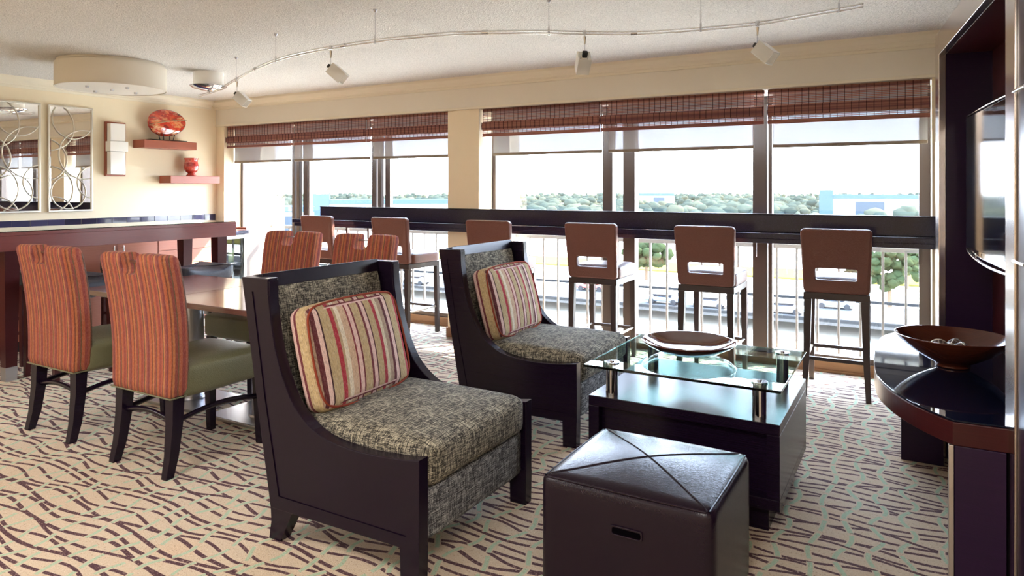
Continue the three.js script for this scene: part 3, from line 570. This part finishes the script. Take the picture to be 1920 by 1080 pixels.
{
  const o = thing('wall_sconce', 'stacked white glass wall lamp on a wooden back plate', 'wall lamp', [XL, 0, 0]);
  mesh('back_plate', bx(0.001, 0.03, 1.515, 2.068, 1.495, 1.7, 0.003), M.shelfwood, o);
  mesh('upper_shade', bx(0.03, 0.095, 1.868, 2.05, 1.535, 1.69, 0.006), M.whiteglass, o);
  mesh('middle_shade', bx(0.03, 0.12, 1.765, 1.868, 1.52, 1.705, 0.006), M.whiteglass, o);
  mesh('lower_shade', bx(0.03, 0.095, 1.53, 1.765, 1.535, 1.69, 0.006), M.whiteglass, o);
  tag(mesh('wall_shelf', bx(XL + 0.001, -6.9, 1.816, 1.9, 0.79, 1.4, 0.004), M.shelfwood), 'upper floating wooden shelf under the red glass disc', 'shelf', 'floating shelves');
  tag(mesh('wall_shelf', bx(XL + 0.001, -6.9, 1.446, 1.528, 0.495, 1.105, 0.004), M.shelfwood), 'lower floating wooden shelf under the red vase', 'shelf', 'floating shelves');
  const marble = (cols) => canvasTex(512, 512, (c, w, h) => { c.fillStyle = cols[0]; c.fillRect(0, 0, w, h); for (let k = 0; k < 260; k++) { c.globalAlpha = rr(0.2, 0.75); c.fillStyle = cols[(rnd() * cols.length) | 0]; const x = rnd() * w, y = rnd() * h; c.beginPath(); for (let a = 0; a < 14; a++) { const q = a / 14 * 6.283, r = rr(8, 46); c.lineTo(x + Math.cos(q) * r * 1.6, y + Math.sin(q) * r * 0.7); } c.fill(); } c.globalAlpha = 1; }, 0.4, 0.4);
  const d = thing('glass_disc', 'red and amber art glass disc on a small stand', 'ornament', [-7.0, 1.9, 1.08]);
  const disc = new THREE.SphereGeometry(1, 48, 32);
  { const p = disc.attributes.position; for (let i = 0; i < p.count; i++) { const x = p.getX(i), y = p.getY(i), z = p.getZ(i); p.setXYZ(i, x * 0.05, y * 0.145 * (1 + 0.1 * z) + (-z) * -0.01, z * 0.222); } }
  disc.rotateX(0.14); disc.translate(0, 0.2, 0);
  mesh('disc', smooth(disc), phy({ map: marble(['#b8321f', '#d9502a', '#8a1f1c', '#d8a36a', '#4c2a2c', '#e06a3a', '#e7b98c']), roughness: 0.08, clearcoat: 1 }), d);
  mesh('stand', [bx(-0.05, 0.05, 0.001, 0.012, -0.21, 0.22, 0.003), rod(V(0.03, 0.01, -0.05), V(0.045, 0.075, -0.06), 0.004), rod(V(0.03, 0.01, 0.06), V(0.045, 0.075, 0.07), 0.004), rod(V(-0.03, 0.01, -0.05), V(-0.045, 0.075, -0.06), 0.004), rod(V(-0.03, 0.01, 0.06), V(-0.045, 0.075, 0.07), 0.004)], M.black, d);
  mesh('band', tube([V(0.046, 0.245, -0.2), V(0.058, 0.215, 0), V(0.046, 0.175, 0.205)].map((v) => v), 0.004, 24, 6), std({ color: '#8a7a52', metalness: 0.7, roughness: 0.4 }), d);
  const v = thing('vase', 'small red marbled footed vase on the lower shelf', 'vase', [-7.0, 1.5285, 0.79]);
  mesh('body', lathe([[0.0001, 0], [0.05, 0], [0.055, 0.008], [0.04, 0.022], [0.036, 0.032], [0.06, 0.05], [0.076, 0.08], [0.078, 0.11], [0.07, 0.15], [0.068, 0.175], [0.076, 0.2], [0.072, 0.201], [0.063, 0.178], [0.066, 0.15], [0.072, 0.1], [0.0001, 0.05]], 40), phy({ map: marble(['#c43a2c', '#e0685a', '#a02722', '#e8a090', '#6e1c1c']), roughness: 0.1, clearcoat: 1 }), v);
}

// ---------------------------------------------------------------- ceiling fittings
function drumLamp(x, z, label, lit) {
  const o = thing('drum_lamp', label, 'ceiling lamp', [x, 0, z], 0, 'round drum ceiling lamps'), R = 0.4;
  mesh('shade', lathe([[R, 2.2], [R, 2.385], [R - 0.006, 2.385], [R - 0.006, 2.2], [R, 2.2]], 96), M.shade, o);
  mesh('rim', new THREE.TorusGeometry(R - 0.003, 0.005, 8, 96).rotateX(Math.PI / 2).translate(0, 2.2, 0), M.shade, o);
  mesh('diffuser', lathe([[0.0001, 2.196], [R - 0.02, 2.2], [R - 0.008, 2.203], [R - 0.008, 2.209], [0.0001, 2.206]], 96), lit ? M.filldiffuser : M.diffuser, o);
  for (const [a, b] of [[0, 0], [0.21, 0.0], [-0.21, 0.02], [0.02, 0.21], [-0.02, -0.21]]) mesh('finial', [cyl(a, 2.184, 2.198, b, 0.012, 0.014, 16)], M.steel, o);
  mesh('canopy', cyl(0, 2.385, 2.409, 0, 0.385, 0.385, 64), M.shade, o);
  if (lit) { const l = new THREE.RectAreaLight(new THREE.Color(1, 0.96, 0.92), FILL_LAMP * 1.3, 0.7, 0.7); l.position.set(0, 2.19, 0); l.rotation.x = -Math.PI / 2; o.add(l); }
}
const FILL_LAMP = 5;
M.filldiffuser = std({ color: '#efe8dc', roughness: 0.5, emissive: new THREE.Color(1, 0.9, 0.75), emissiveIntensity: 1 });  // glowing diffuser of the added fill lamps
drumLamp(-5.66, 2.45, 'large round off white drum lamp on the ceiling, unlit');
[[-5.7, 5.2], [-2.7, 5.2], [-0.2, 5.3], [-5.7, 7.6], [-2.7, 7.6], [-0.2, 7.6]].forEach(([x, z], i) => drumLamp(x, z, 'added unseen drum lamp for fill light at the back of the room, ' + ['left of the front row', 'middle of the front row', 'right of the front row', 'left of the rear row', 'middle of the rear row', 'right of the rear row'][i], true));  // added lamps out of view, put in to brighten the room
{
  const H = 2.23, R2 = [[-5.631, 1.682], [-5.195, 1.824], [-4.562, 2.132], [-3.99, 2.405], [-3.607, 2.553], [-3.321, 2.625], [-3.02, 2.665], [-2.666, 2.678], [-2.387, 2.654], [-2.162, 2.605], [-1.923, 2.507], [-1.698, 2.377], [-1.52, 2.25], [-1.287, 2.115], [-0.971, 2.04], [-0.687, 2.02], [-0.477, 2.06], [-0.288, 2.11], [-0.197, 2.138]];
  const pts = R2.map(([x, z]) => V(x, H, z)), cv = new THREE.CatmullRomCurve3(pts);
  const o = thing('track_rail', 'curved twin rod track light rail under the ceiling', 'track light');
  for (const s of [0.007, -0.007]) mesh('rod', tube(pts.map((p) => V(p.x, p.y + s, p.z)), 0.0042, 160, 6), M.chrome, o);
  for (const t of [0.12, 0.3, 0.5, 0.66, 0.8]) mesh('joiner', rod(cv.getPointAt(t), cv.getPointAt(t + 0.006), 0.013, 8), M.chrome, o);
  for (const [x, z] of [[-4.559, 2.12], [-3.646, 2.532], [-2.662, 2.678], [-1.705, 2.37], [-0.97, 2.04], [-0.3, 2.107]]) {
    const w = mesh('hanger', rod(V(x, H, z), V(x, 2.408, z), 0.0022, 6), M.chrome, o);
    mesh('anchor', [cyl(x, 2.392, 2.409, z, 0.006, 0.014, 12)], M.steel, w);
    mesh('clip', [cyl(x, H - 0.014, H + 0.03, z, 0.007, 0.005, 10)], M.chrome, w);
  }
  const c = thing('track_canopy', 'white and chrome power canopy at the end of the track', 'canopy', [-5.37, 0, 1.77]);
  mesh('housing', [cyl(0, 2.29, 2.409, 0, 0.125, 0.125, 40)], M.whiteglass, c);
  mesh('cup', lathe([[0.0001, 2.245], [0.06, 2.25], [0.12, 2.266], [0.15, 2.285], [0.152, 2.292], [0.0001, 2.292]], 48), M.chrome, c);
  mesh('stem', cyl(0, 2.232, 2.25, 0, 0.012, 0.012, 12), M.chrome, c);
  const head = thing('spotlight', '', 'spotlight');
  mesh('stem', [rod(V(0, 0, 0), V(0, -0.11, 0), 0.0028, 6), cyl(0, -0.012, 0.012, 0, 0.011, 0.011, 10), cyl(0, -0.062, -0.02, 0, 0.004, 0.009, 10)], M.chrome, head);
  const q = new THREE.Group(); q.name = 'lamp_head'; q.position.y = -0.12; q.rotation.z = 0.85; head.add(q);
  mesh('glass_shade', [bx(-0.036, -0.031, -0.11, -0.005, -0.036, 0.036, 0.001), bx(0.031, 0.036, -0.11, -0.005, -0.036, 0.036, 0.001), bx(-0.031, 0.031, -0.11, -0.005, -0.036, -0.031, 0.001), bx(-0.031, 0.031, -0.11, -0.005, 0.031, 0.036, 0.001)], phy({ color: '#f6f4f0', transmission: 0.5, thickness: 0, roughness: 0.35 }), q);
  mesh('lamp', cyl(0, -0.075, -0.01, 0, 0.026, 0.018, 20), M.whiteglass, q);
  mesh('socket', bx(-0.012, 0.012, -0.016, 0.02, -0.014, 0.014, 0.003), M.black, q);
  const HL = ['glass track spotlight nearest the mirror wall', 'glass track spotlight second from the mirror wall', 'glass track spotlight above the far armchair, third along the rail', 'glass track spotlight nearest the television cabinet'];
  [[-4.5, 2.16, 0.4], [-3.02, 2.665, 0.4], [-1.54, 2.265, 2.2], [-0.687, 2.02, -0.3]].forEach(([x, z, t], i) => {
    if (i) dup(head, [x, H, z], t, HL[i], 'glass track spotlights'); else { head.position.set(x, H, z); head.rotation.y = t; head.userData.label = HL[0]; head.userData.group = 'glass track spotlights'; }
  });
}

// ---------------------------------------------------------------- television cabinet
{
  const o = thing('media_cabinet', 'tall dark wood media cabinet with a polished metal frame', 'cabinet', [0.13, 0, 1.519], 0.0997);
  const L = 1.447, T = 2.076, F = 0.12;
  mesh('metal_frame', [bx(-0.012, 0.02, 0, T + F, -F, 0, 0.003), bx(-0.012, 0.02, T, T + F, 0, L, 0.003), bx(-0.012, 0.02, 0, T + F, L, L + F, 0.003)], M.mirrorchrome, o);
  mesh('side_panel', bx(0.02, 0.24, 0, T + 0.02, -0.03, 0, 0.001), M.cabinetdark, o);
  mesh('side_panel', bx(0.02, 0.24, 0, T + 0.02, L, L + 0.03, 0.001), M.cabinetdark, o);
  mesh('top_panel', bx(0.02, 0.24, T, T + 0.03, 0, L, 0.001), M.redwood, o);
  mesh('back_panel', bx(0.22, 0.25, 0, T, 0, L, 0.001), M.redwood, o);
  mesh('carcass', bx(0.25, 0.62, 0, T + F, -F, L + F, 0.002), M.cabinetdark, o);
  const tw = mesh('tower', bx(-0.004, 0.62, 0, T + F, L + F + 0.002, L + F + 0.9, 0.003), M.cabinetdark, o);
  for (const y of [1.16, 1.68]) mesh('handle', [rod(V(-0.02, y, L + F + 0.03), V(-0.02, y, L + F + 0.16), 0.005)], M.chrome, tw);
  const tv = thing('television', 'flat screen television mounted in the dark cabinet', 'television', [0.13, 0, 1.519], 0.0997);
  mesh('body', bx(0.09, 0.15, 1.055, 1.745, 0.13, 1.34, 0.015), M.bezel, tv);
  mesh('screen', bx(0.084, 0.092, 1.1, 1.73, 0.15, 1.32, 0.002), M.screen, tv);
  mesh('silver_trim', [tube([V(0.086, 1.09, 0.16), V(0.082, 1.068, 0.3), V(0.078, 1.052, 0.735), V(0.082, 1.068, 1.17), V(0.086, 1.09, 1.31)], 0.006, 40, 6), tube([V(0.088, 1.737, 0.15), V(0.084, 1.742, 0.735), V(0.088, 1.737, 1.32)], 0.004, 30, 6)], M.chrome, tv);
  mesh('emblem', [new THREE.TorusGeometry(0.008, 0.0016, 6, 20, 4.6).rotateY(Math.PI / 2).translate(0.078, 1.078, 0.42), bx(0.077, 0.079, 1.07, 1.088, 0.432, 0.435, 0)], M.chrome, tv);
  mesh('wall_mount', bx(0.15, 0.22, 1.3, 1.5, 0.55, 0.9, 0.004), M.black, tv);

  const k = thing('console_desk', 'curved dark wood desk with a glass sheet in front of the cabinet', 'desk');
  const crv = new THREE.SplineCurve([[0.116, 3.014], [0.047, 2.933], [-0.018, 2.829], [-0.081, 2.685], [-0.128, 2.491], [-0.152, 2.131], [-0.15, 1.806], [-0.122, 1.613], [-0.051, 1.478], [0.06, 1.4], [0.13, 1.375]].map(([x, z]) => new THREE.Vector2(x, -z))).getPoints(60).map((p) => [p.x, p.y]);
  const inn = [[0.125, -1.525], [0.335, -1.505], [0.475, -2.94], [0.29, -2.955], [0.28, -2.958], [0.29, -3.006]];
  const out = crv.concat([[0.115, -1.398]], inn);
  const slab = (y0, h, s = 1, b = 0.004) => { const g = ext(shapeOf(out.map(([x, z]) => [x, z])), h, b); g.rotateX(-Math.PI / 2); return g.translate(0, y0, 0); };
  mesh('top', slab(0.535, 0.078), M.redwood, k);
  mesh('glass_sheet', slab(0.6135, 0.007, 1, 0.002), phy({ color: '#0c1224', roughness: 0.03, specularIntensity: 0.6 }), k);
  mesh('pedestal', [bx(-0.045, 0.13, 0.24, 0.534, 1.25, 1.655, 0.003), bx(-0.05, 0.135, 0, 0.235, 1.24, 1.66, 0.003)], M.cabinetdark, k);
  mesh('end_panel', bx(0.12, 0.262, 0, 0.534, 2.55, 3.008, 0.003), M.cabinetdark, k);
  mesh('corner_strip', bx(0.104, 0.119, 0, 0.534, 2.98, 3.01, 0.002), M.brushed, k);
  const b = thing('wooden_bowl', 'wide glossy brown bowl on the curved desk', 'bowl', [0.15, 0.6205, 2.2]);
  mesh('bowl', lathe([[0.0001, 0], [0.062, 0], [0.066, 0.006], [0.06, 0.014], [0.1, 0.034], [0.155, 0.068], [0.2, 0.108], [0.219, 0.129], [0.221, 0.134], [0.216, 0.134], [0.196, 0.112], [0.15, 0.075], [0.1, 0.045], [0.05, 0.03], [0.0001, 0.027]], 72), M.bowlin, b);
  const bm = std({ map: stripes([['#3a2a26', 5], ['#8a7a70', 2], ['#55403a', 4], ['#a59a92', 2]], 0.03, 0.03), roughness: 0.7 });
  [[-0.05, 0.078, 0.02], [0.012, 0.078, -0.03], [0.03, 0.078, 0.05]].forEach(([x, y, z], i) => {
    const s = thing('decor_ball', 'woven dark decorative ball in the bowl, ' + ['leftmost of three', 'middle of three', 'rightmost of three'][i], 'ball', [0.15 + x, 0.6205 + y, 2.2 + z], i, 'decorative balls in the bowl');
    mesh('ball', smooth(new THREE.SphereGeometry(0.036, 24, 16)), bm, s);
    for (let q = 0; q < 3; q++) mesh('vine', new THREE.TorusGeometry(0.036, 0.003, 6, 32).rotateX(q * 1.05).rotateY(q * 0.8), M.silverleaf, s);
  });
}

// ---------------------------------------------------------------- outside
{
  const GY = -13.6, matt = (o) => phy({ specularIntensity: 0, ...o });
  struct('ground', new THREE.BoxGeometry(5000, 1, 5000).translate(0, GY - 0.5, -2400), matt({ color: '#c4bdae', roughness: 1 }), 'pale sunlit ground far below the windows');
  const road = matt({ color: '#4c4b4a', roughness: 1 }), kerb = matt({ color: '#262626', roughness: 1 }), grass = matt({ color: '#5a542c', roughness: 1 });
  const band = (name, z, w, y, m, label, cat, skew = 0) => tag(mesh(name, new THREE.BoxGeometry(700, 0.3, w).rotateY(skew).translate(-120, GY + y, z), m), label, cat);
  band('highway', -74, 13, 1.4, road, 'light grey highway running across the view below', 'road', 0.03);
  band('road_barrier', -66.6, 0.5, 1.9, kerb, 'grey barrier along the near side of the highway', 'barrier', 0.03);
  band('road_barrier', -81, 0.5, 1.9, kerb, 'grey barrier along the far side of the highway', 'barrier', 0.03);
  band('side_road', -46, 7, 0.16, road, 'pale side road nearest the building', 'road', 0.0);
  band('grass_strip', -55, 6, 0.16, grass, 'dry yellow grass strip between the roads', 'grass', 0.0);
  band('grass_strip', -122, 14, 0.16, grass, 'dry grass field beyond the highway', 'grass', 0.02);
  const leafM = ['#282f1e', '#303724', '#20271a', '#383c28'].map((c) => matt({ color: c, roughness: 1 }));
  const blob = (r, k, n = 2) => { const g = new THREE.IcosahedronGeometry(r, n), p = g.attributes.position, t = k * 9.1; for (let i = 0; i < p.count; i++) { const x = p.getX(i), y = p.getY(i), z = p.getZ(i), s = 1 + 0.16 * Math.sin(x * 5.1 / r + t) * Math.sin(y * 4.3 / r + t * 1.7) + 0.12 * Math.sin(z * 7.7 / r + y * 6 / r + t); p.setXYZ(i, x * s, y * s * 0.85, z * s); } return smooth(g); };
  const tree = (x, z, h, w, i, label) => {
    const t = thing('tree', label, 'tree', [x, GY, z], 0, 'trees below the windows');
    mesh('trunk', cyl(0, 0, h * 0.5, 0, 0.3, 0.18, 8), matt({ color: '#5a4a3c', roughness: 1 }), t);
    const gs = []; for (let k = 0; k < 60; k++) { const a = k * 2.4, t = rr(-1, 1), q = Math.sqrt(1 - t * t) * w * 0.62 * Math.sqrt(rnd()); gs.push(blob(rr(0.07, 0.15) * w + 0.12, k + i).translate(Math.cos(a) * q + rr(-0.3, 0.3), h * (0.66 + 0.32 * t) + rr(-0.3, 0.3), Math.sin(a) * q)); }
    mesh('crown', gs, leafM[i % 4], t);
  };
  const at = (px, py, dist) => { const F = V(-0.5, 0, -Math.sqrt(0.75)), R = V(Math.sqrt(0.75), 0, -0.5); return V(0, 1.38, 5.722).addScaledVector(F, dist).addScaledVector(R, (px - 960) / 1300 * dist); };
  [[1668, 86, 8.5, 4.2], [1735, 90, 9, 4], [1612, 96, 6.5, 3.6], [1700, 104, 8, 4], [1212, 115, 6.5, 6], [1815, 97, 6, 3], [1320, 175, 6, 6], [1560, 155, 7, 7]].forEach(([px, d, h, w], i) => {
    const p = at(px, 0, d); tree(p.x, p.z, h, w, i, ['broad green tree beyond the stool nearest the cabinet', 'tall green tree at the right window edge', 'small pale tree beside the broad one by the right window', 'low bushy tree in front of the right window trees', 'round dark tree seen between two stools, alone', 'low bush at the far right of the window', 'far tree beyond the highway behind the middle pane', 'wide tree beyond the highway behind the right pane'][i]);
  });
  const far = [], halls = [[1640, 330, 130], [720, 300, 170], [1225, 520, 90], [530, 240, 90]], hazeCol = ['#2c312b', '#33372f', '#262b26', '#393a30'].map((c) => new THREE.Color(c));  // woods colours greyed, distance haze is put into the colour
  for (let k = 0; k < 3200; k++) {
    const px = rr(440, 1790), d = 260 * Math.pow(5, rnd()), r = rr(1.4, 3.4); if (halls.some(([a, b, w]) => Math.abs(px - a) < w && Math.abs(d - b) < 60)) continue;
    const p = at(px, 0, d), g = prep(blob(r, k, 1)); g.scale(1.3, 1.1, 1.3); g.translate(p.x, GY + rr(0.5, 7) , p.z);
    const c = hazeCol[k % 4], col = new Float32Array(g.attributes.position.count * 3); for (let i = 0; i < col.length; i += 3) { col[i] = c.r; col[i + 1] = c.g; col[i + 2] = c.b; } g.setAttribute('color', new THREE.BufferAttribute(col, 3)); far.push(g);
  }
  const woods = new THREE.Mesh(mergeGeometries(far), matt({ vertexColors: true, roughness: 1 })); woods.name = 'distant_woods'; woods.userData = { kind: 'stuff', label: 'tree tops of the woods along the horizon, haze put into their colour', category: 'woods' }; woods.castShadow = woods.receiveShadow = true; scene.add(woods);
  const white = matt({ color: '#6e7072', roughness: 0.9 }), blue = matt({ color: '#36434f', roughness: 0.8 }), grey = matt({ color: '#33393f', roughness: 0.8 });
  const hall = (px, d, w, h, label, panelAt) => {
    const p = at(px, 0, d), b = thing('hall_building', label, 'building', [p.x, GY, p.z], Math.PI / 6 - Math.atan((px - 960) / 1300) * 1);
    mesh('walls', bx(-w / 2, w / 2, 0, h, -12, 12, 0), white, b);
    mesh('roof_band', bx(-w / 2 - 0.3, w / 2 + 0.3, h - 1.6, h + 0.2, -12.3, 12.3, 0), blue, b);
    mesh('corner_tower', bx(-w / 2 - 0.4, -w / 2 + w * 0.12, 0, h + 2.4, 6, 12.6, 0), blue, b);
    mesh('shutter', bx(panelAt - w * 0.13, panelAt + w * 0.13, 0, h - 3, 12, 12.4, 0), grey, b);
  };
  hall(1640, 330, 46, 12.2, 'white hall with a blue roof band behind the right pane', -2);
  hall(720, 300, 58, 10.5, 'white hall with a blue roof band left of the column', -18);
  hall(1225, 520, 30, 12, 'far pale hall behind the middle pane', 4);
  hall(530, 240, 20, 9, 'small grey white building in the leftmost pane', 2);
  const carM = ['#b8bcc2', '#7d858f', '#d8d8d6', '#8f4a42', '#5b646e'].map((c) => phy({ color: c, roughness: 0.3 }));
  [[1330, 3], [1565, -3], [1470, 3], [1110, -3], [1245, 3], [780, 3]].forEach(([px, lane], i) => {
    const m0 = 0.866 + 0.5 * (px - 960) / 1300, kx = -0.5 + 0.866 * (px - 960) / 1300; let d = 80; for (let q = 0; q < 6; q++) d = (5.722 + 74 - lane + 0.03 * (kx * d + 120)) / m0;
    const p = at(px, 0, d), c = thing('car', ['silver car on the highway left of the fifth stool', 'slate car on the highway behind the right stool', 'white car on the highway beside the right mullion', 'red car on the highway behind the fourth stool', 'dark grey car on the highway behind the plate', 'silver car on the highway left of the column'][i], 'car', [p.x, GY + 1.55, p.z], 0.03);
    mesh('body', [bx(-2.1, 2.1, 0.35, 0.85, -0.85, 0.85, 0.15)], carM[i % 5], c);
    mesh('cabin', [bx(-1.2, 1.1, 0.85, 1.35, -0.75, 0.75, 0.2)], M.bezel, c);
    for (const [a, b2] of [[-1.3, -0.8], [1.3, -0.8], [-1.3, 0.8], [1.3, 0.8]]) mesh('wheel', new THREE.CylinderGeometry(0.33, 0.33, 0.2, 16).rotateX(Math.PI / 2).translate(a, 0.33, b2), M.black, c);
  });
}

renderer.render(scene, camera);
